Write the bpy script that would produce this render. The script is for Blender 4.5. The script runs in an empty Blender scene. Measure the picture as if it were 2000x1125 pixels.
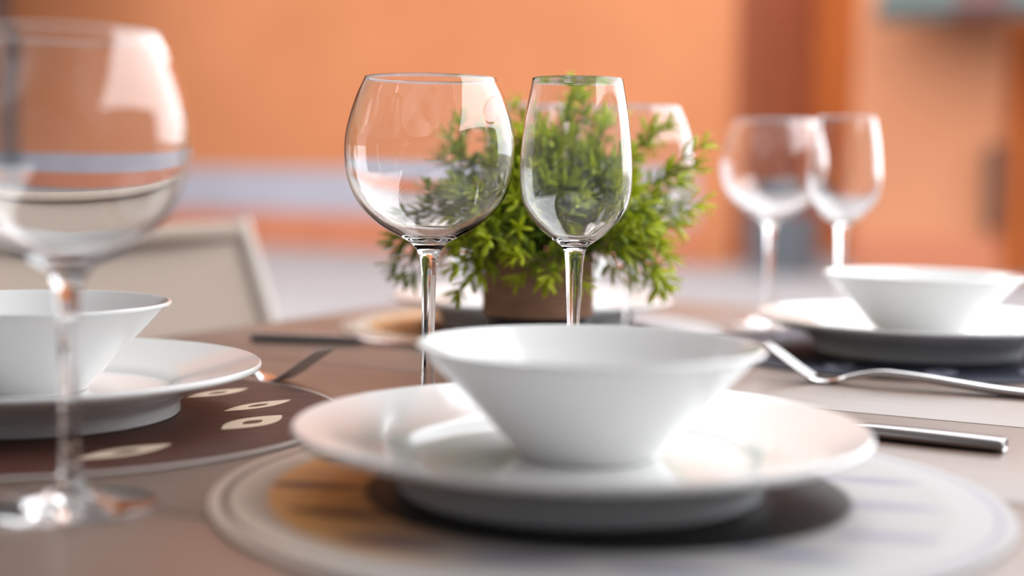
import bpy, bmesh, math, random
from mathutils import Vector, Matrix
random.seed(7)
R = math.radians
S = bpy.context.scene
COL = S.collection

# ---------------------------------------------------------------- camera
cd = bpy.data.cameras.new('camera'); cam = bpy.data.objects.new('camera', cd); COL.objects.link(cam)
cd.sensor_width = 36; cd.lens = 50; cd.clip_start = .01; cd.clip_end = 300
cam.matrix_world = Matrix.Translation((0, 0, .153)) @ Matrix.Rotation(R(90 - 4.62), 4, 'X') @ Matrix.Rotation(R(.8), 4, 'Z')
cd.dof.use_dof = True; cd.dof.focus_distance = .895; cd.dof.aperture_fstop = 2.2; cd.dof.aperture_blades = 0
S.camera = cam

# ---------------------------------------------------------------- sky, exposure
S.view_settings.view_transform = 'Standard'; S.view_settings.look = 'None'
S.view_settings.gamma = 1; S.view_settings.use_curve_mapping = False
S.view_settings.exposure = .42
W = bpy.data.worlds.new('sky'); S.world = W; W.use_nodes = True
wn = W.node_tree.nodes; wl = W.node_tree.links
bg = wn['Background']
tc = wn.new('ShaderNodeTexCoord'); sx = wn.new('ShaderNodeSeparateXYZ'); rp = wn.new('ShaderNodeValToRGB')
wl.new(tc.outputs['Generated'], sx.inputs[0]); wl.new(sx.outputs['Z'], rp.inputs[0]); wl.new(rp.outputs[0], bg.inputs[0])
rp.color_ramp.elements[0].position = 0; rp.color_ramp.elements[0].color = (.78, .80, .84, 1)
rp.color_ramp.elements[1].position = .6; rp.color_ramp.elements[1].color = (.95, .97, 1, 1)
bg.inputs[1].default_value = 4.0
S.cycles.max_bounces = 32; S.cycles.transmission_bounces = 32; S.cycles.glossy_bounces = 10; S.cycles.diffuse_bounces = 6
S.cycles.use_denoising = True

# ---------------------------------------------------------------- materials
def mat(name, col, rough=.5, spec=.5, metal=0., **kw):
    m = bpy.data.materials.new(name); m.use_nodes = True
    b = m.node_tree.nodes['Principled BSDF']
    b.inputs['Base Color'].default_value = (*col, 1); b.inputs['Roughness'].default_value = rough
    b.inputs['Specular IOR Level'].default_value = spec; b.inputs['Metallic'].default_value = metal
    for k, v in kw.items(): b.inputs[k.replace('_', ' ')].default_value = v
    return m
class N:
    """small helper to write shader maths"""
    def __init__(s, m): s.t = m.node_tree; s.b = s.t.nodes['Principled BSDF']
    def new(s, k, **kw):
        n = s.t.nodes.new(k)
        for a, v in kw.items(): setattr(n, a, v)
        return n
    def put(s, sock, v):
        if hasattr(v, 'is_output'): s.t.links.new(v, sock)
        else: sock.default_value = v
    def m(s, op, a, b=0., c=0.):
        n = s.new('ShaderNodeMath', operation=op)
        for i, v in enumerate((a, b, c)): s.put(n.inputs[i], v)
        return n.outputs[0]
    def mix(s, f, a, b):
        n = s.new('ShaderNodeMix', data_type='RGBA')
        s.put(n.inputs[0], f)
        for i, v in ((6, a), (7, b)): s.put(n.inputs[i], (*v, 1) if isinstance(v, tuple) else v)
        return n.outputs[2]
    def xyz(s, kind='Object'):
        t = s.new('ShaderNodeTexCoord'); q = s.new('ShaderNodeSeparateXYZ'); s.t.links.new(t.outputs[kind], q.inputs[0])
        return q.outputs
    def noise(s, scale, detail=3, vec=None, stretch=None):
        n = s.new('ShaderNodeTexNoise'); n.inputs['Scale'].default_value = scale; n.inputs['Detail'].default_value = detail
        if stretch:
            t = s.new('ShaderNodeTexCoord'); mp = s.new('ShaderNodeMapping'); mp.inputs['Scale'].default_value = stretch
            s.t.links.new(t.outputs['Object'], mp.inputs[0]); s.t.links.new(mp.outputs[0], n.inputs['Vector'])
        return n.outputs[0]
    def step(s, x, a, b):
        n = s.new('ShaderNodeMapRange'); n.interpolation_type = 'SMOOTHSTEP'
        s.put(n.inputs[0], x); n.inputs[1].default_value = a; n.inputs[2].default_value = b
        return n.outputs[0]
    def bump(s, h, strength=.2, dist=.001):
        n = s.new('ShaderNodeBump'); n.inputs['Strength'].default_value = strength; n.inputs['Distance'].default_value = dist
        s.put(n.inputs['Height'], h); s.t.links.new(n.outputs[0], s.b.inputs['Normal'])
    def out(s, c, inp='Base Color'): s.put(s.b.inputs[inp], c)

def paint(name, a, b, scale=2., rough=.85, st=(1, 1, 1)):
    m = mat(name, a, rough, .2); n = N(m)
    n.out(n.mix(n.step(n.noise(scale, 4, stretch=st), .3, .7), a, b))
    n.bump(n.noise(60, 3, stretch=(1, 1, 1)), .15, .01)
    return m
ORANGE = paint('orange_plaster', (.39, .140, .058), (.425, .158, .068), .8)
ORANGE2 = paint('salmon_orange_plaster', (.41, .166, .083), (.445, .184, .093), .8)
DEEP = paint('burnt_orange_plaster', (.42, .112, .025), (.46, .128, .03), .8)
BROWN = paint('dark_brown_matte', (.175, .045, .016), (.20, .052, .019), 1.5)  # dark brown, for the recess side, the added slab and the door
LILAC = paint('pale_lilac_plaster', (.275, .265, .30), (.305, .295, .33), 1.2)
TERRA = paint('terracotta_skirting', (.37, .125, .066), (.41, .147, .08), 1.5)
PAVE = paint('pale_stone_paving', (.175, .161, .164), (.195, .182, .183), .6, .7)
CANVAS = paint('shade_canvas', (.42, .36, .32), (.46, .40, .35), 3)
SLATE = paint('blue_grey_blocker', (.24, .27, .30), (.26, .29, .32), 2)
BLOCKGREY = paint('grey_blocker', (.20, .205, .21), (.23, .235, .24), 2)
def translucent(m, col, f):
    t = m.node_tree; tr = t.nodes.new('ShaderNodeBsdfTranslucent'); tr.inputs[0].default_value = (*col, 1)
    mx = t.nodes.new('ShaderNodeMixShader'); mx.inputs[0].default_value = f
    t.links.new(t.nodes['Principled BSDF'].outputs[0], mx.inputs[1]); t.links.new(tr.outputs[0], mx.inputs[2]); t.links.new(mx.outputs[0], t.nodes['Material Output'].inputs[0])
translucent(CANVAS, (.55, .53, .51), .10)
UMBER = paint('umber_matte', (.10, .05, .035), (.12, .06, .04), 1)
IRON = mat('blackened_iron', (.018, .021, .027), .5)
DARKGREY = mat('dark_grey_metal', (.07, .075, .085), .5)
GREYGREEN = paint('grey_green_canvas', (.055, .068, .062), (.065, .08, .072), 3)
REDBROWN = paint('red_brown_canvas', (.075, .03, .024), (.085, .036, .03), 3)

def table_mat():
    m = mat('greige_wood_laminate', (.4, .33, .29), .33, .38); n = N(m); o = n.xyz()
    g = n.noise(9, 6, stretch=(1.2, 26, 1)); g2 = n.noise(2.2, 2, stretch=(1, 4, 1))
    c = n.mix(n.step(g, .35, .7), (.19, .128, .098), (.163, .109, .083))
    c = n.mix(n.m('MULTIPLY', n.step(g2, .3, .7), .5), c, (.19, .132, .106))
    n.out(c); n.bump(g, .06, .0004)
    n.out(n.m('ADD', .33, n.m('MULTIPLY', g, .06)), 'Roughness')
    return m
TABLE = table_mat()
GLASS = mat('clear_glass', (1, 1, 1), 0, .5, Transmission_Weight=1., IOR=1.5)
CHINA = mat('white_glazed_china', (.85, .85, .84), .13, .5); CHINA.node_tree.nodes['Principled BSDF'].inputs['IOR'].default_value = 1.5
STEEL = mat('polished_steel', (.62, .60, .60), .16, .5, 1.)
DSTEEL = mat('brushed_dark_steel', (.36, .34, .34), .22, .5, 1.)
BLACKPLA = mat('black_plastic_pot', (.012, .011, .014), .45)
SOIL = paint('dark_soil', (.03, .02, .014), (.05, .035, .022), 80)

def fabric(name, a, b, sc):
    m = mat(name, a, .9, .1); n = N(m); o = n.xyz('Object')
    w1 = n.m('SINE', n.m('MULTIPLY', o['X'] if False else o[0], sc)); w2 = n.m('SINE', n.m('MULTIPLY', o[2], sc)); w3 = n.m('SINE', n.m('MULTIPLY', o[1], sc))
    w = n.m('MULTIPLY', n.m('ADD', n.m('ADD', w1, w2), w3), .33)
    n.out(n.mix(n.step(w, -.6, .6), a, b)); n.bump(w, .3, .001)
    return m
SLING = fabric('beige_mesh_fabric', (.35, .28, .23), (.375, .30, .25), 1500)
FRAME = mat('pale_beige_metal', (.45, .385, .335), .4)

def burlap():
    m = mat('brown_woven_burlap', (.3, .18, .12), .95, .1); n = N(m); o = n.xyz()
    ang = n.m('ARCTAN2', o[1], o[0])
    a = n.m('SINE', n.m('MULTIPLY', ang, 95)); b = n.m('SINE', n.m('MULTIPLY', o[2], 2300))
    w = n.m('MULTIPLY', n.m('ADD', a, b), .5)
    big = n.noise(30, 3, stretch=(1, 1, 3))
    c = n.mix(n.step(w, -.7, .7), (.30, .16, .105), (.55, .335, .23))
    c = n.mix(n.m('MULTIPLY', n.step(big, .35, .7), .5), c, (.60, .38, .26))
    n.out(c); n.bump(w, .5, .0008)
    return m
BURLAP = burlap()

def leaf_mat():
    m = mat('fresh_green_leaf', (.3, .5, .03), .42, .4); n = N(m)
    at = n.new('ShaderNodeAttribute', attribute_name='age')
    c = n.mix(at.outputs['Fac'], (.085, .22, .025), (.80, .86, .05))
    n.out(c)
    tr = n.new('ShaderNodeBsdfTranslucent'); n.t.links.new(c, tr.inputs[0])
    mx = n.new('ShaderNodeMixShader'); mx.inputs[0].default_value = .42
    o = n.t.nodes['Material Output']
    n.t.links.new(n.b.outputs[0], mx.inputs[1]); n.t.links.new(tr.outputs[0], mx.inputs[2]); n.t.links.new(mx.outputs[0], o.inputs[0])
    return m
LEAF = leaf_mat()
TWIG = mat('green_brown_twig', (.20, .22, .05), .6)

def eye_mask(n, x, y, cx, cy, ang, L, w, soft=.06):
    """almond shape, value 0..1, and the local coordinates"""
    ca, sa = math.cos(ang), math.sin(ang)
    dx = n.m('SUBTRACT', x, cx); dy = n.m('SUBTRACT', y, cy)
    u = n.m('ADD', n.m('MULTIPLY', dx, ca / L), n.m('MULTIPLY', dy, sa / L))
    v = n.m('ADD', n.m('MULTIPLY', dx, -sa / w), n.m('MULTIPLY', dy, ca / w))
    e = n.m('SUBTRACT', n.m('SUBTRACT', 1., n.m('MULTIPLY', u, u)), n.m('ABSOLUTE', v))
    return n.step(e, -soft, soft), u, v
def rings(n, x, y):
    return n.m('SQRT', n.m('ADD', n.m('MULTIPLY', x, x), n.m('MULTIPLY', y, y)))
def mat_eyes(name, base, base2, light, pupil, spots, rim):
    m = mat(name, base, .55, .12); n = N(m); o = n.xyz(); x, y = o[0], o[1]; r = rings(n, x, y)
    g = n.noise(18, 5, stretch=(1, 12, 1))
    c = n.mix(n.step(g, .35, .65), base, base2)
    for cx, cy, a, L, w in spots:
        k, u, v = eye_mask(n, x, y, cx, cy, R(a), L, w)
        c = n.mix(k, c, light)
        k2, _, _ = eye_mask(n, x, y, cx, cy, R(a), L * .32, w * .38)
        c = n.mix(k2, c, pupil)
    c = n.mix(n.step(r, .1835, .1845), c, rim)
    n.out(c)
    return m
def mat_dashes(name):
    m = mat(name, (.7, .65, .6), .5, .2); n = N(m); o = n.xyz(); x, y = o[0], o[1]; r = rings(n, x, y)
    g = n.noise(14, 4, stretch=(1, 8, 1))
    side = n.step(n.m('ADD', n.m('MULTIPLY', x, .985), n.m('MULTIPLY', y, -.17)), -.135, -.02)      # amber end to pale end of the print
    base = n.mix(side, (.97, .50, .15), (.40, .39, .385))
    base = n.mix(n.m('MULTIPLY', n.step(g, .4, .7), .1), base, (.62, .52, .44))
    ink = n.mix(side, (.20, .075, .035), (.25, .24, .31))
    c = base
    for i in range(15):
        t = 2 * math.pi * (i + .5) / 15
        rr = .137 + .012 * math.sin(3.1 * i)
        k, u, v = eye_mask(n, x, y, rr * math.cos(t), rr * math.sin(t), R(-14 + 6 * math.sin(i * 2.)), .027, .0075, .25)
        c = n.mix(k, c, ink)
    c = n.mix(n.step(r, .158, .163), c, n.mix(side, (.66, .55, .45), (.43, .42, .415)))                   # pale border
    c = n.mix(n.m('MULTIPLY', n.step(r, .1775, .1785), n.m('SUBTRACT', 1., n.step(r, .1805, .182))), c, n.mix(side, (.10, .065, .05), (.30, .285, .34)))
    c = n.mix(n.m('MULTIPLY', n.step(r, .182, .183), n.m('SUBTRACT', 1., n.step(r, .185, .186))), c, n.mix(side, (.56, .43, .36), (.40, .385, .38)))
    c = n.mix(n.m('SUBTRACT', 1., n.step(r, .113, .118)), c, (.007, .007, .007))   # dark disc in the middle
    n.out(c)
    return m

# ---------------------------------------------------------------- mesh helpers
def link(name, me, m, parent=None, smooth=True, sharp=40):
    o = bpy.data.objects.new(name, me); COL.objects.link(o)
    if m: me.materials.append(m)
    if smooth:
        for p in me.polygons: p.use_smooth = True
        if sharp: me.set_sharp_from_angle(angle=R(sharp))
    if parent: o.parent = parent
    return o
def finish(name, bm, m, parent=None, smooth=True, sharp=40, recalc=True):
    if not recalc: bmesh.ops.reverse_faces(bm, faces=bm.faces[:])
    if recalc: bmesh.ops.recalc_face_normals(bm, faces=bm.faces[:])
    me = bpy.data.meshes.new(name); bm.to_mesh(me); bm.free()
    return link(name, me, m, parent, smooth, sharp)
def lathe_bm(bm, prof, seg=96, close=True):
    """spin a list of (r, z) round the z axis; r == 0 makes a pole"""
    rows = []
    for r, z in prof:
        if r < 1e-7: rows.append([bm.verts.new((0, 0, z))])
        else: rows.append([bm.verts.new((r * math.cos(2 * math.pi * k / seg), r * math.sin(2 * math.pi * k / seg), z)) for k in range(seg)])
    prs = list(zip(rows, rows[1:]))
    if close: prs.append((rows[-1], rows[0]))
    for a, b in prs:
        for k in range(seg):
            q = (k + 1) % seg
            if len(a) == 1 and len(b) == 1: break
            if len(a) == 1: bm.faces.new((a[0], b[k], b[q]))
            elif len(b) == 1: bm.faces.new((a[k], b[0], a[q]))
            else: bm.faces.new((a[k], b[k], b[q], a[q]))
    return bm
def cr(pts, n=6):
    """Catmull-Rom through 2D / 3D points"""
    P = [Vector(p) for p in pts]; P = [2 * P[0] - P[1]] + P + [2 * P[-1] - P[-2]]; out = []
    for i in range(1, len(P) - 2):
        for k in range(n):
            t = k / n; a, b, c, d = P[i - 1:i + 3]
            out.append(.5 * ((2 * b) + (c - a) * t + (2 * a - 5 * b + 4 * c - d) * t * t + (3 * b - a - 3 * c + d) * t ** 3))
    out.append(P[-2]); return out
def box(bm, c, s, M=None, bev=0):
    r = bmesh.ops.create_cube(bm, size=1)
    vs = r['verts']
    bmesh.ops.scale(bm, verts=vs, vec=s); bmesh.ops.translate(bm, verts=vs, vec=c)
    if bev:
        es = list({e for v in vs for e in v.link_edges})
        g = bmesh.ops.bevel(bm, geom=es, offset=bev, segments=3, affect='EDGES', profile=.5)
        vs = [v for v in g['verts']]
    if M is not None: bmesh.ops.transform(bm, matrix=M, verts=list({v for v in vs}))
    return vs
def tube(bm, pts, rads, seg=8, cap=True):
    P = [Vector(p) for p in pts]; rows = []
    up = Vector((0, 0, 1)); prev = None
    for i, p in enumerate(P):
        d = (P[min(i + 1, len(P) - 1)] - P[max(i - 1, 0)]).normalized()
        if prev is None:
            x = d.cross(up);
            if x.length < 1e-3: x = d.cross(Vector((1, 0, 0)))
        else: x = prev - d * prev.dot(d)
        x.normalize(); y = d.cross(x); prev = x
        r = rads[i] if hasattr(rads, '__len__') else rads
        rows.append([bm.verts.new(p + r * (math.cos(2 * math.pi * k / seg) * x + math.sin(2 * math.pi * k / seg) * y)) for k in range(seg)])
    for a, b in zip(rows, rows[1:]):
        for k in range(seg): bm.faces.new((a[k], a[(k + 1) % seg], b[(k + 1) % seg], b[k]))
    if cap: bm.faces.new(rows[0]); bm.faces.new(rows[-1])
def empty(name, loc, rz=0):
    o = bpy.data.objects.new(name, None); COL.objects.link(o); o.location = loc; o.rotation_euler = (0, 0, R(rz)); o.empty_display_size = .02
    return o
def tag(o, label=None, cat=None, group=None, kind=None):
    if label: o['label'] = label
    if cat: o['category'] = cat
    if group: o['group'] = group
    if kind: o['kind'] = kind
    return o
def dup(root, loc, rz, label, group=None):
    r = root.copy(); COL.objects.link(r); r.location = loc; r.rotation_euler = (0, 0, R(rz)); r['label'] = label
    if group: r['group'] = group
    for ch in list(root.children):
        c = ch.copy(); COL.objects.link(c); c.parent = r
        for g in list(ch.children):
            d = g.copy(); COL.objects.link(d); d.parent = c
    return r

# ---------------------------------------------------------------- the setting
# the table's long side points 28 degrees right of the camera's axis; the far walls run across it
AX = Vector((math.sin(R(28)), math.cos(R(28)), 0)); CX = Vector((math.cos(R(28)), -math.sin(R(28)), 0))
GZ = -.75
WO = Vector((-2.37, 16.5, 0))                      # a point of the far wall's face
def wallbox(name, t0, t1, d0, d1, z0, z1, m, bev=0):
    """box along the far wall: t along it, d behind its face"""
    bm = bmesh.new()
    box(bm, ((t0 + t1) / 2, (d0 + d1) / 2, (z0 + z1) / 2), (t1 - t0, d1 - d0, z1 - z0), None, bev)
    o = finish(name, bm, m, None, False)
    o.location = WO; o.rotation_euler = (0, 0, R(-28))
    o['kind'] = 'structure'
    return o
bm = bmesh.new(); box(bm, (0, 10, GZ - .1), (80, 60, .2)); o = finish('floor', bm, PAVE, None, False); o['kind'] = 'structure'
WT = 4.4; WB = 9
wallbox('wall_back', -16, 5.0, 0, .4, GZ, WB, ORANGE)
wallbox('trim_1', -16, 4.75, -.02, 0, GZ + .42, GZ + .92, LILAC)
wallbox('trim_2', -16, 4.75, -.05, 0, GZ, GZ + .42, TERRA)
wallbox('wall_recess', 4.9, 8.2, 3.2, 3.5, GZ, WT, DEEP)
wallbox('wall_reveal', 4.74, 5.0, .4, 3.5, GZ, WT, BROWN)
wallbox('wall_right', 6.32, 7.66, 0, .4, GZ, WT, ORANGE2)
wallbox('trim_3', 6.30, 7.68, -.04, 0, GZ, GZ + .38, TERRA)
wallbox('wall_side', 7.66, 9.2, .25, .5, GZ, WT, DEEP)
bm = bmesh.new(); box(bm, (0, 0, 4.2), (.4, 22, 10)); o = finish('blocker_left', bm, UMBER, None, False)  # unseen block added to shade the left part of the far wall
o.location = Vector((-6.95, 18.6, 0)) - AX * 11.2; o.rotation_euler = (0, 0, R(-28)); o['kind'] = 'structure'
wallbox('shade_roof_1', -16, -2.4, -6.5, 0, 3.6, 3.9, BROWN)     # added unseen slab, dims the left end of the wall
# unseen canopy over the table, edge set to shape light, open to upper right
bm = bmesh.new()
e0 = Vector((.87, .885)); ed = Vector((math.cos(R(-58)), math.sin(R(-58)))); en = Vector((-ed.y, ed.x)) * -1
quad = [e0 - ed * 6, e0 + ed * 4.5, e0 + ed * 4.5 + en * 6.5, e0 - ed * 6 + en * 6.5]
vb = [bm.verts.new((p.x, p.y, 1.55)) for p in quad]; vt = [bm.verts.new((p.x, p.y, 1.62)) for p in quad]
bm.faces.new(vb)
for k in range(4): bm.faces.new((vb[k], vb[(k + 1) % 4], vt[(k + 1) % 4], vt[k]))    # turned-up hem round the sheet
o = finish('shade_roof', bm, CANVAS, None, False); o['kind'] = 'structure'

# unseen wall added behind the camera to block light from there
bm = bmesh.new(); box(bm, (0, 0, 1.2), (7, .3, 3.9)); o = finish('blocker_front', bm, SLATE, None, False)
o.location = Vector((.9, -2.6, 0)) - CX * 3.0; o.rotation_euler = (0, 0, R(-28)); o['kind'] = 'structure'

# unseen block added on the right to cut low side light
bm = bmesh.new(); box(bm, (0, 0, .45), (.3, 9.5, 2.4)); o = finish('blocker_right', bm, BLOCKGREY, None, False)
o.location = CX * 3.6 + AX * -.25; o.rotation_euler = (0, 0, R(-28)); o['kind'] = 'structure'

# drain pipe at the left end of the far wall
def pipe():
    root = empty('drain_pipe', WO + CX * -4.85 + AX * -.14 + Vector((0, 0, GZ)))
    bm = bmesh.new(); tube(bm, [(0, 0, 0), (0, 0, 4.3)], .10, 20); finish('pipe', bm, IRON, root)
    for z in (.9, 2.3, 3.7):
        bm = bmesh.new(); lathe_bm(bm, [(.10, -.04), (.115, -.04), (.115, .04), (.10, .04)], 24); b = finish('bracket', bm, IRON, root); b.location.z = z
    tag(root, 'dark grey drain pipe running down the orange wall behind the left glass', 'pipe')
pipe()
# brown door with lamp beyond the right wall
def door():
    root = empty('door_1', WO + CX * 8.25 + AX * .22 + Vector((0, 0, GZ)), -28)
    bm = bmesh.new(); box(bm, (0, 0, 1.05), (.75, .06, 2.1), None, .01); finish('door_leaf', bm, BROWN, root, False)
    bm = bmesh.new()
    for x in (-.42, .42): box(bm, (x, -.01, 1.08), (.08, .1, 2.16))
    box(bm, (0, -.01, 2.2), (.92, .1, .08)); finish('door_frame', bm, DEEP, root, False)
    bm = bmesh.new(); tube(bm, [(.28, -.03, 1.0), (.28, -.09, 1.0), (.28, -.09, 1.12), (.28, -.03, 1.12)], .012, 8); finish('door_handle', bm, DARKGREY, root)
    tag(root, None, None, None, 'structure')
door()
def wall_lamp():
    root = empty('wall_lamp', WO + CX * 7.64 + AX * -.02 + Vector((0, 0, .10)), -28)
    bm = bmesh.new(); lathe_bm(bm, [(0, -.42), (.055, -.42), (.075, -.36), (.085, .30), (.07, .36), (0, .38)], 24, False); b = finish('lamp_body', bm, UMBER, root); b.location.y = -.10
    bm = bmesh.new(); box(bm, (0, -.01, 0), (.1, .03, .3)); finish('wall_plate', bm, DARKGREY, root, False)
    tag(root, 'tall dark brown wall fitting on the orange wall at far right', 'lamp')
wall_lamp()
def planter():
    root = empty('planter_box', WO + CX * 5.85 + AX * -.55 + Vector((0, 0, GZ)), -28)
    bm = bmesh.new(); prof = [(0, 0), (.33, 0), (.39, .5), (.39, .56), (.36, .56), (.34, .5), (0, .5)]
    lathe_bm(bm, prof, 4, False)
    bmesh.ops.rotate(bm, verts=bm.verts[:], cent=(0, 0, 0), matrix=Matrix.Rotation(R(45), 3, 'Z'))
    finish('tub', bm, DARKGREY, root, False)
    tag(root, 'dark grey planter box on the ground between the two far glasses', 'planter')
planter()
def awning():
    root = empty('awning', WO + CX * 7.3 + AX * -.05 + Vector((0, 0, 1.64)), -28)
    def slab(name, x0, x1, m):
        bm = bmesh.new(); vs = []
        for y, z in ((0, .55), (-1.0, .0), (-1.0, -.12)):
            for dz in (0, -.03): vs.append([bm.verts.new((x, y + (0 if dz == 0 else .02), z + dz)) for x in (x0, x1)])
        t = [vs[0], vs[2], vs[4]]; b = [vs[1], vs[3], vs[5]]
        for r in (t, b):
            for i in (0, 1): bm.faces.new((r[i][0], r[i][1], r[i + 1][1], r[i + 1][0]))
        for k in (0, 1):
            for i in (0, 1): bm.faces.new((t[i][k], t[i + 1][k], b[i + 1][k], b[i][k]))
        bm.faces.new((t[0][0], t[0][1], b[0][1], b[0][0])); bm.faces.new((t[2][0], t[2][1], b[2][1], b[2][0]))
        finish(name, bm, m, root, False)
    slab('canvas', -.55, .1, GREYGREEN); slab('canvas', .1, .55, REDBROWN); slab('canvas', .55, 1.6, GREYGREEN)
    bm = bmesh.new(); tube(bm, [(-.55, 0, .5), (-.55, -1., -.02)], .02, 8); tube(bm, [(-.55, -1., -.02), (1.6, -1., -.02)], .02, 8); finish('awning_frame', bm, DARKGREY, root)
    tag(root, 'grey-green and red-brown canvas awning high on the wall at far right', 'awning')
awning()

# ---------------------------------------------------------------- table
def table():
    cc, ca = -.478, .955                           # centre, along CX and AX
    c = CX * cc + AX * ca
    root = empty('dining_table', (c.x, c.y, GZ), -28)
    L, Wd, T = 1.36, .81, .026
    bm = bmesh.new(); pw = .2; n = 7
    y0 = -L / 2
    # seams sit so that one crosses just beyond the front setting
    seam = .92 - ca
    cuts = [seam + k * .22 for k in range(-4, 5) if -L / 2 + .03 < seam + k * .22 < L / 2 - .03]
    ys = [-L / 2] + cuts + [L / 2]
    for a, b in zip(ys, ys[1:]):
        box(bm, (0, (a + b) / 2, .75 - T / 2), (Wd, b - a - .0012, T), None, .0016)
    finish('table_top', bm, TABLE, root, True, 30)
    bm = bmesh.new()
    for s in (-1, 1): box(bm, (s * (Wd / 2 - .05), 0, .75 - T - .035), (.022, L - .16, .068)); box(bm, (0, s * (L / 2 - .07), .75 - T - .035), (Wd - .14, .022, .068))
    finish('apron', bm, FRAME, root, False)
    for sx in (-1, 1):
        for sy in (-1, 1):
            bm = bmesh.new(); box(bm, (sx * (Wd / 2 - .05), sy * (L / 2 - .07), (.75 - T) / 2), (.055, .055, .75 - T), None, .004); finish('leg', bm, FRAME, root, False)
    tag(root, 'long greige wood table laid with plates, bowls and glasses', 'table')
table()

# ---------------------------------------------------------------- placemats
def placemat(loc, m, label, rad=.1875):
    bm = bmesh.new(); lathe_bm(bm, [(0, .0002), (rad - .001, .0002), (rad, .001), (rad - .0006, .0019), (rad - .0012, .002), (rad * .6, .002), (0, .002)], 128, False)
    o = finish('placemat', bm, m); o.location = loc; tag(o, label, 'placemat', 'round printed placemats')
    return o
cxr = .883; 
D1 = mat_dashes('amber_and_white_dash_print')
spotsL = [(.128, .043, 55, .030, .0085), (.1355, -.018, 63, .029, .0125), (.085, -.112, 50, .030, .010), (.092, .092, 55, .028, .009), (.03, .135, 60, .03, .01), (-.04, .133, 60, .03, .01), (.0, -.14, 60, .03, .01), (-.09, -.10, 60, .03, .01), (-.14, 0, 60, .03, .01), (-.11, .09, 60, .03, .01)]
D2 = mat_eyes('dark_brown_eye_print', (.075, .030, .022), (.105, .045, .033), (.72, .58, .44), (.12, .055, .04), spotsL, (.42, .36, .33))
spotsR = [(.14 * math.cos(2 * math.pi * k / 11), .14 * math.sin(2 * math.pi * k / 11), 62, .026, .012) for k in range(11)]
D3 = mat_eyes('navy_patch_print', (.022, .024, .04), (.035, .038, .055), (.24, .24, .32), (.03, .03, .05), spotsR, (.05, .05, .07))
D4 = mat_dashes('amber_dash_print_far')
placemat((.0465, .674, 0), D1, 'pale round placemat with amber side and dark middle under the front plate')
placemat((-.290, .862, 0), D2, 'dark brown round placemat printed with pale almond eyes, under the left plate')
placemat((.357, 1.245, 0), D3, 'dark navy round placemat under the far right plate')
placemat((.020, 1.405, 0), D4, 'round placemat with amber side showing behind the plant')

# ---------------------------------------------------------------- china
def arc(cx, cz, r, a0, a1, n=6): return [(cx + r * math.cos(R(a0 + (a1 - a0) * k / n)), cz + r * math.sin(R(a0 + (a1 - a0) * k / n))) for k in range(n + 1)]
def make_plate():
    bm = bmesh.new()
    top = [(0, .0128), (.06, .0128), (.078, .0130)] + [tuple(p) for p in cr([(.083, .0136), (.0865, .0158), (.092, .0180), (.110, .0222), (.1355, .0286)], 4)]
    lip = arc(.1368, .0274, .0019, 70, -60, 6)
    bot = [tuple(p) for p in cr([(.1355, .0250), (.118, .0203), (.106, .0172), (.097, .0140), (.0905, .0088)], 4)]
    foot = [(.0885, .0060), (.0890, .0014), (.0880, .0003), (.0840, 0), (.0815, .0008), (.080, .0062), (.06, .0075), (0, .0075)]
    prof = top + lip + bot + foot
    prof = [(r, z * 1.08) for r, z in prof]
    lathe_bm(bm, prof, 128, False)
    o = finish('dinner_plate', bm, CHINA, None, True, 50); tag(o, '-', 'plate', 'white dinner plates'); return o
def make_bowl():
    bm = bmesh.new()
    outer = [(0, .0018), (.029, .0018), (.0305, .0004), (.0318, 0), (.0340, .0004), (.0350, .0018)] + [tuple(p) for p in cr([(.0362, .0036), (.046, .0138), (.062, .0312), (.078, .0472), (.0835, .0522)], 5)]
    lip = arc(.0838, .0536, .0015, -30, 140, 6)
    inner = [tuple(p) for p in cr([(.0815, .0536), (.075, .0476), (.058, .0305), (.043, .0142), (.034, .0078), (.02, .0058), (.001, .0055)], 5)] + [(0, .0055)]
    lathe_bm(bm, outer + lip + inner, 128, False)
    o = finish('soup_bowl', bm, CHINA, None, True, 50); tag(o, '-', 'bowl', 'white conical bowls'); return o
PZ, BZ = .002, .002 + .0138
plate = make_plate(); plate.location = (.0340, .682, PZ); plate['label'] = 'white dinner plate under the front bowl, on the pale placemat'
bowl = make_bowl(); bowl.location = (.0385, .690, BZ); bowl['label'] = 'large white conical bowl at front centre before the two sharp glasses'
for (x, y, lp, lb, bx, by) in (
    (-.293, .862, 'white dinner plate under the left bowl, on the dark eye-print placemat', 'white conical bowl at the left behind the blurred near glass', -.296, .868),
    (.355, 1.24, 'white dinner plate under the far right bowl, on the navy placemat', 'white conical bowl at far right beyond the silver fork', .357, 1.236),
    (.020, 1.400, 'white dinner plate half hidden behind the plant pot', 'white conical bowl half hidden behind the plant pot', .018, 1.400)):
    dup(plate, (x, y, PZ), 0, lp); dup(bowl, (bx, by, BZ), 0, lb)

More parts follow.
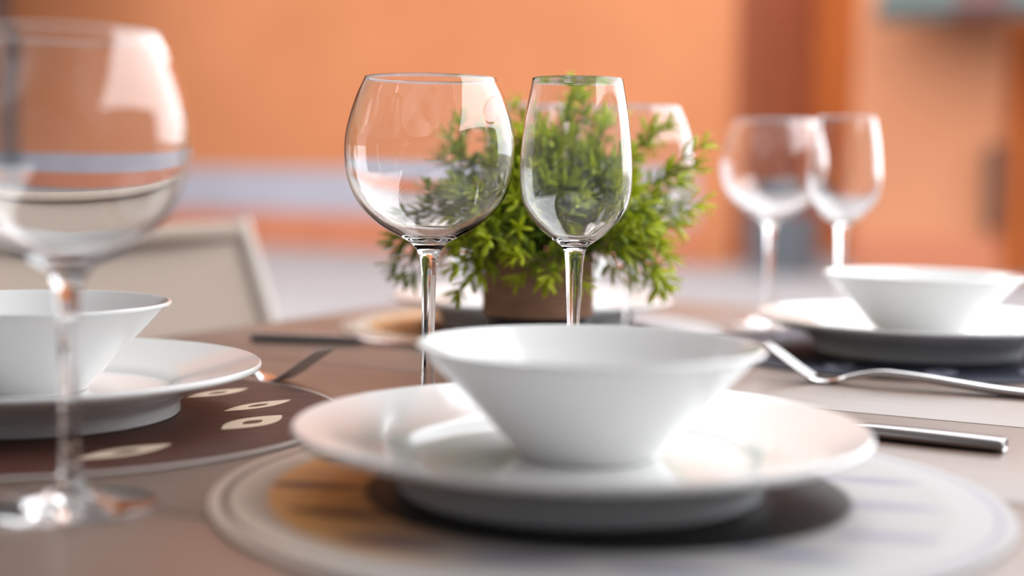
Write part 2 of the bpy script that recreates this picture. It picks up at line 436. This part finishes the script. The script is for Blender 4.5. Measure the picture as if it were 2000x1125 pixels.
# ---------------------------------------------------------------- glasses
def make_glass(name, outer, thick, jz, fz, foot_r, label, cat, group):
    """outer: (r, z) from the stem's top end upwards; bowl, stem and foot share their seams exactly"""
    root = empty(name, (0, 0, 0))
    SEG = 96
    up = [tuple(p) for p in cr([o for o in outer if o[1] >= jz], 7)]
    H = up[-1][1]
    z0 = thick[0]                                   # inside bottom
    inn = []
    for i, (r, z) in enumerate(up):
        if z < z0: continue
        a = up[max(i - 1, 0)]; b = up[min(i + 1, len(up) - 1)]
        d = Vector((b[0] - a[0], b[1] - a[1])).normalized()
        u = (z - z0) / (H - z0)
        t = thick[1] + (thick[2] - thick[1]) * max(0, 1 - u * 1.9) ** 2.0
        inn.append((r - d.y * t, z + d.x * t))
    inn = [p for p in inn if p[0] > .010]
    zb = inn[0][1]; rb = inn[0][0]
    floor_ = [(0, zb - .0028)] + [(rb * k / 5, zb - .0028 * (1 - (k / 5) ** 2)) for k in range(1, 5)]
    rim = (up[-1][0] + inn[-1][0]) / 2
    lipr = thick[1] / 2
    prof = up + [(rim + lipr * .7, H + lipr * .7), (rim, H + lipr), (rim - lipr * .7, H + lipr * .7)] + inn[::-1] + floor_[::-1]
    bm = bmesh.new(); lathe_bm(bm, prof, SEG, False); finish('bowl', bm, GLASS, root, True, None, False)
    stem = [o for o in outer if fz <= o[1] <= jz]
    sp = [tuple(p) for p in cr(stem, 7)]
    bm = bmesh.new(); lathe_bm(bm, sp, SEG, False); finish('stem', bm, GLASS, root, True, None, False)
    rs = sp[0][0]
    fp = [(0, .0006), (foot_r * .6, .0004), (foot_r - .002, 0), (foot_r - .0004, .0003), (foot_r, .0009), (foot_r - .0005, .0015)] + [tuple(p) for p in cr([(foot_r - .002, .0018), (foot_r * .72, .0030), (foot_r * .42, .0047), (foot_r * .24, .0068), (rs, fz)], 6)]
    bm = bmesh.new(); lathe_bm(bm, fp, SEG, False); finish('foot', bm, GLASS, root, True, None, False)
    tag(root, label, cat, group)
    return root
for_fix = []
balloon = [(.0075, .0095), (.0050, .0150), (.0041, .0260), (.0040, .0450), (.0043, .0700), (.0047, .0880), (.0052, .0945), (.0062, .1000), (.0085, .1046), (.0120, .1085), (.0170, .1112), (.0320, .1200), (.0444, .1325), (.0518, .1490), (.0538, .1675), (.0518, .1830), (.0465, .2000), (.0412, .2115)]
wine = [(.0075, .0095), (.0048, .0150), (.0037, .0300), (.0038, .0500), (.0047, .0760), (.0056, .0950), (.0064, .1030), (.0080, .1075), (.0108, .1098), (.0180, .1150), (.0270, .1240), (.0335, .1360), (.0352, .1530), (.0343, .1690), (.0320, .1900), (.0281, .2115)]
GB = 'round balloon glasses'; GW = 'slim tulip wine glasses'
g1 = make_glass('balloon_glass', balloon, (.1120, .0009, .0026), .0880, .0095, .0385, 'sharp round balloon glass just left of the plant', 'glass', GB)
g2 = make_glass('wine_glass', wine, (.1115, .0009, .0024), .0760, .0095, .0365, 'sharp slim tulip wine glass in front of the plant', 'glass', GW)
g1.location = (-.0528, .8985, 0); g2.location = (.0388, .888, 0)
for src, loc, lab, grp in (
    (g1, (-.1985, .634, 0), 'large blurred balloon glass nearest the camera at the left edge', GB),
    (g1, (.1015, 1.238, 0), 'blurred balloon glass behind the right side of the plant', GB),
    (g2, (.0135, 1.222, 0), 'blurred tulip wine glass directly behind the plant', GW),
    (g1, (.268, 1.478, 0), 'blurred balloon glass beyond the plant, left one of the far pair', GB),
    (g2, (.323, 1.395, 0), 'blurred tulip wine glass standing behind the far right bowl', GW)):
    dup(src, loc, 17 * len(lab), lab, grp)

# ---------------------------------------------------------------- cutlery
def strip(bm, rows):
    """rows of (x, halfwidth, z, halfthick): a rounded bar along x"""
    vs = []
    for x, w, z, t in rows:
        vs.append([bm.verts.new((x, y * w, z + k * t)) for y, k in ((-1, -.35), (-.7, -1), (.7, -1), (1, -.35), (1, .35), (.7, 1), (-.7, 1), (-1, .35))])
    for a, b in zip(vs, vs[1:]):
        for k in range(8): bm.faces.new((a[k], a[(k + 1) % 8], b[(k + 1) % 8], b[k]))
    bm.faces.new(vs[0]); bm.faces.new(vs[-1])
def crow(pts, n=5): return [tuple(v) for v in [Vector4(p) for p in pts]]
def interp(rows, n=5):
    out = []
    P = [rows[0]] + rows + [rows[-1]]
    for i in range(1, len(P) - 2):
        for k in range(n):
            t = k / n
            out.append(tuple(.5 * ((2 * P[i][j]) + (P[i + 1][j] - P[i - 1][j]) * t + (2 * P[i - 1][j] - 5 * P[i][j] + 4 * P[i + 1][j] - P[i + 2][j]) * t * t + (3 * P[i][j] - P[i - 1][j] - 3 * P[i + 1][j] + P[i + 2][j]) * t ** 3) for j in range(4)))
    out.append(rows[-1]); return out
def make_fork(label):
    root = empty('fork', (0, 0, 0))
    bm = bmesh.new()
    strip(bm, interp([(-.152, .008, .0034, .0022), (-.148, .0098, .0034, .0026), (-.12, .0085, .0046, .0028), (-.08, .0058, .0082, .0028), (-.058, .0046, .0096, .0028), (-.042, .0042, .0098, .0027), (-.026, .0046, .0072, .0022), (-.013, .0075, .0040, .0014)], 5))
    finish('handle', bm, STEEL, root, True, 60)
    bm = bmesh.new()
    strip(bm, interp([(-.0132, .0074, .0041, .0012), (-.006, .0108, .0022, .0011), (.002, .0118, .0020, .0011), (.008, .0118, .0036, .0011)], 5))
    finish('neck_plate', bm, STEEL, root, True, 60)
    for k in range(4):
        y = (k - 1.5) * .0063
        bm = bmesh.new(); strip(bm, interp([(.0075, .0022, .0035, .0011), (.018, .0021, .0095, .0011), (.030, .0019, .0175, .0010), (.041, .0015, .0245, .0009), (.0455, .0006, .0272, .0005)], 5))
        bmesh.ops.translate(bm, verts=bm.verts[:], vec=(0, y, 0)); finish('tine', bm, STEEL, root, True, 60)
    tag(root, label, 'fork', 'table forks'); return root
fk = make_fork('silver fork lying before the far right plate, tines raised')
fk.location = (.234, 1.056, 0); fk.rotation_euler = (0, 0, R(180 - 25.5))
dup(fk, (-.170, 1.02, 0), -28, 'dark silhouetted fork tines rising beyond the left plate')
def make_knife(label):
    root = empty('table_knife', (0, 0, 0))
    bm = bmesh.new()
    strip(bm, interp([(-.098, .0060, .0040, .0030), (-.095, .0082, .0040, .0037), (-.06, .0088, .0042, .0040), (-.02, .0075, .0042, .0038), (0, .0062, .0042, .0032)], 4)); finish('handle', bm, DSTEEL, root, True, 60)
    bm = bmesh.new()
    strip(bm, interp([(0, .0060, .0042, .0031), (.008, .0072, .0042, .0016), (.03, .0090, .0042, .0010), (.07, .0098, .0042, .0009), (.1, .0080, .0042, .0008), (.116, .0020, .0042, .0006)], 4)); finish('blade', bm, STEEL, root, True, 60)
    tag(root, label, 'knife', 'table knives'); return root
kn = make_knife('knife with dark handle lying right of the front plate')
kn.location = (.194, .842, -.0001); kn.rotation_euler = (0, 0, R(180 - 30))
dup(kn, (-.134, 1.252, -.0001), -9, 'brownish knife lying at the table edge beyond the left plate')

# ---------------------------------------------------------------- potted plant
def plant():
    px, py = .0205, 1.115
    root = empty('potted_plant', (px, py, 0))
    r = .0430
    bm = bmesh.new(); lathe_bm(bm, [(0, 0), (r - .004, 0), (r - .002, .002), (r - .0016, .09), (r - .0052, .09), (r - .006, .076), (0, .076)], 64, False); finish('pot', bm, BLACKPLA, root)
    bm = bmesh.new(); lathe_bm(bm, [(r - .0015, .0432), (r, .0428), (r + .0006, .044), (r + .0006, .0895), (r, .0908), (r - .0015, .0905)], 96); finish('burlap_band', bm, BURLAP, root)
    bm = bmesh.new(); lathe_bm(bm, [(0, .0765), (r - .0062, .0765), (r - .0065, .0800), (.02, .083), (0, .084)], 40, False); finish('soil', bm, SOIL, root)
    rng = random.Random(11)
    twigs = bmesh.new(); verts, faces, ages = [], [], []
    def leaf(p, d, L, w, age):
        d = d.normalized(); s = d.cross(Vector((0, 0, 1)))
        if s.length < .1: s = d.cross(Vector((1, 0, 0)))
        s.normalize(); s = (Matrix.Rotation(rng.uniform(-.6, .6), 3, d) @ s); n = s.cross(d)
        b0 = len(verts)
        rows = ((0, .28), (.3, .82), (.62, 1.), (.86, .62))
        droop = rng.uniform(-.10, .22) * L
        for u, q in rows:
            c = p + d * (L * u) - n * (droop * u * u)
            h = w * q
            verts.extend((c + s * h + n * h * .25, c + n * h * .02 + n * .0004, c - s * h + n * h * .25, c - n * .0007))
            ages.extend((age,) * 4)
        verts.append(p + d * L - n * droop); ages.append(age)
        for i in range(3):
            for k in range(4): faces.append((b0 + i * 4 + k, b0 + i * 4 + (k + 1) % 4, b0 + i * 4 + 4 + (k + 1) % 4, b0 + i * 4 + 4 + k))
        for k in range(4): faces.append((b0 + 12 + k, b0 + 12 + (k + 1) % 4, b0 + 16))
        faces.append((b0 + 3, b0 + 2, b0 + 1, b0))
    def sprig(pts, r0, start, gap, LL, tip_age, base_age):
        c = cr(pts, 8); tube(twigs, c, [r0 * (1 - .6 * i / len(c)) for i in range(len(c))], 5)
        tot = sum((c[i + 1] - c[i]).length for i in range(len(c) - 1)); s = 0; nxt = tot * start; ph = rng.uniform(0, 6.28)
        for i in range(len(c) - 1):
            seg = c[i + 1] - c[i]; l = seg.length; d = seg.normalized()
            while nxt <= s + l:
                p = c[i] + d * (nxt - s); u = nxt / tot
                x = d.orthogonal().normalized(); y = d.cross(x); ph += 2.4
                o = x * math.cos(ph) + y * math.sin(ph)
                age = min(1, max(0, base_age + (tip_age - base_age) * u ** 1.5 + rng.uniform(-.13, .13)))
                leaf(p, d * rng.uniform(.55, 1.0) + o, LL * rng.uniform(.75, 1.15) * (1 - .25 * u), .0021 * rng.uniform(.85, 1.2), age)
                nxt += gap * rng.uniform(.75, 1.25)
            s += l
        d = (c[-1] - c[-3]).normalized()
        for k in range(5):
            x = d.orthogonal().normalized(); y = d.cross(x); a = k * 1.256 + ph
            leaf(c[-1], d * 1.1 + (x * math.cos(a) + y * math.sin(a)) * .7, LL * .8, .0019, min(1, tip_age + rng.uniform(-.05, .15)))
        return c
    def grow(target, tip_age=.85, LL=.023, twig=True, gap=.0052, base_age=.08):
        T = Vector(target); T.y = min(T.y, .038); T.z += max(0, .09 - T.z) * .5
        a = math.atan2(T.y, T.x); r1 = min(.030, .4 * math.hypot(T.x, T.y))
        b = Vector((r1 * math.cos(a), r1 * math.sin(a), .080))
        d = T - b
        mid = b + d * .5 + Vector((0, 0, .25 * d.length * (1 if T.z < .13 else .45))) + Vector((rng.uniform(-.008, .008),) * 2 + (0,))
        q = b + (mid - b) * .5 + Vector((0, 0, .006))
        c = sprig([b, q, mid, mid + (T - mid) * .55 + Vector((0, 0, .004)), T], .0013, .18, gap, LL, tip_age, base_age)
        if twig:
            for k in range(rng.choice((1, 2, 2, 3))):
                i = int(len(c) * rng.uniform(.35, .8)); p = c[i]; dd = (c[i] - c[i - 1]).normalized()
                o = Vector((rng.uniform(-1, 1), rng.uniform(-1, 1), rng.uniform(-.5, .8))).normalized()
                L = rng.uniform(.022, .040); e = p + (dd * .8 + o * .8).normalized() * L
                sprig([p, p + (e - p) * .5 + Vector((0, 0, .002)), e], .0009, .25, .0042, LL * .9, tip_age, base_age + .15)
    # sprigs that make the outline
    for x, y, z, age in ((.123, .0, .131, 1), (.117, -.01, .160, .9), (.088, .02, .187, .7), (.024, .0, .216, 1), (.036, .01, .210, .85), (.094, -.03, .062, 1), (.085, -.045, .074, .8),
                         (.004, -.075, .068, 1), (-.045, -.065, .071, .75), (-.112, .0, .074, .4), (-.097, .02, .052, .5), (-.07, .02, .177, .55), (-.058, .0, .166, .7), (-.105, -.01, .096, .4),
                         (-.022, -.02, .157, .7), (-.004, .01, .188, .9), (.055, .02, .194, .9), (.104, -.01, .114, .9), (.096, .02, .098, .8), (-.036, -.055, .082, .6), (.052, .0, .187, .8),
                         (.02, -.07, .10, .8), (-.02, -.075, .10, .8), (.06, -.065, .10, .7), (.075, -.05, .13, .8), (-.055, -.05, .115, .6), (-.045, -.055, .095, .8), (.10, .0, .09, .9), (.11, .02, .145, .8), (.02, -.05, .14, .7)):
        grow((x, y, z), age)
    for i in range(60):
        a = rng.uniform(0, 6.283); el = rng.uniform(-.05, 1.45); rad = rng.uniform(.055, .098)
        x = rad * math.cos(el) * math.cos(a); y = rad * math.cos(el) * math.sin(a) * .85; z = .092 + rad * .98 * math.sin(el)
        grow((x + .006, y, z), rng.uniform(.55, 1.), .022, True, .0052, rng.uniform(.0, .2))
    me = bpy.data.meshes.new('foliage'); me.from_pydata([tuple(v) for v in verts], [], faces); me.update()
    at = me.attributes.new('age', 'FLOAT', 'POINT'); at.data.foreach_set('value', ages)
    link('foliage', me, LEAF, root, True, None)
    finish('twigs', twigs, TWIG, root)
    tag(root, 'bushy bright green plant in a brown burlap pot behind the sharp glasses', 'plant')
plant()

# ---------------------------------------------------------------- chair
def chair():
    # local: x across the back, y towards the table, z up from the ground; back leans away
    w, H = .47, .835
    root = empty('dining_chair', (-.322, 1.585, GZ), 0)
    root.rotation_euler = (0, 0, R(-28) - math.pi / 2)
    def backp(x, z): return Vector((x, -.02 - .36 * max(0, z - .42), z))
    for s in (-1, 1):
        x = s * w / 2
        bm = bmesh.new(); tube(bm, cr([Vector((x, -.12, .0)), Vector((x, -.03, .25)), Vector((x, -.015, .42)), backp(x, .6), backp(x, H - .03), backp(x, H)], 6), .0145, 12); finish('back_post', bm, FRAME, root)
        bm = bmesh.new(); tube(bm, cr([Vector((x, .46, 0)), Vector((x, .44, .25)), Vector((x, .42, .43))], 6), .0145, 12); finish('leg', bm, FRAME, root)
        bm = bmesh.new(); tube(bm, [(x, -.015, .43), (x, .43, .44)], .0135, 12); finish('side_rail', bm, FRAME, root)
    bm = bmesh.new(); tube(bm, [backp(-w / 2, H - .012), backp(w / 2, H - .012)], .013, 12); finish('top_rail', bm, SLING, root)
    def sheet(name, fn, t):
        bm = bmesh.new(); n = 16; rows = []
        for j in range(2):
            rows.append([[bm.verts.new(fn(i / n, k / n) + Vector((0, t * (1 if j else -1) * (1 if name == 'backrest' else 0), t * (1 if j else -1) * (0 if name == 'backrest' else 1)))) for i in range(n + 1)] for k in range(n + 1)])
        for j in range(2):
            for k in range(n):
                for i in range(n): bm.faces.new((rows[j][k][i], rows[j][k][i + 1], rows[j][k + 1][i + 1], rows[j][k + 1][i]))
        ring = lambda g: [g[0][i] for i in range(n)] + [g[k][n] for k in range(n)] + [g[n][n - i] for i in range(n)] + [g[n - k][0] for k in range(n)]
        a, b = ring(rows[0]), ring(rows[1])
        for i in range(len(a)): bm.faces.new((a[i], a[(i + 1) % len(a)], b[(i + 1) % len(a)], b[i]))
        finish(name, bm, SLING, root, True, 50)
    sheet('backrest', lambda u, v: backp((u - .5) * (w - .012), .47 + v * (H - .485)) + Vector((0, -.018 * (1 - (2 * u - 1) ** 2), 0)), .0015)
    sheet('seat', lambda u, v: Vector(((u - .5) * (w - .012), .0 + v * .43, .437 + .008 * v - .015 * (1 - (2 * u - 1) ** 2))), .0015)
    tag(root, 'beige fabric chair with pale frame at the table edge behind the left plate', 'chair')
chair()
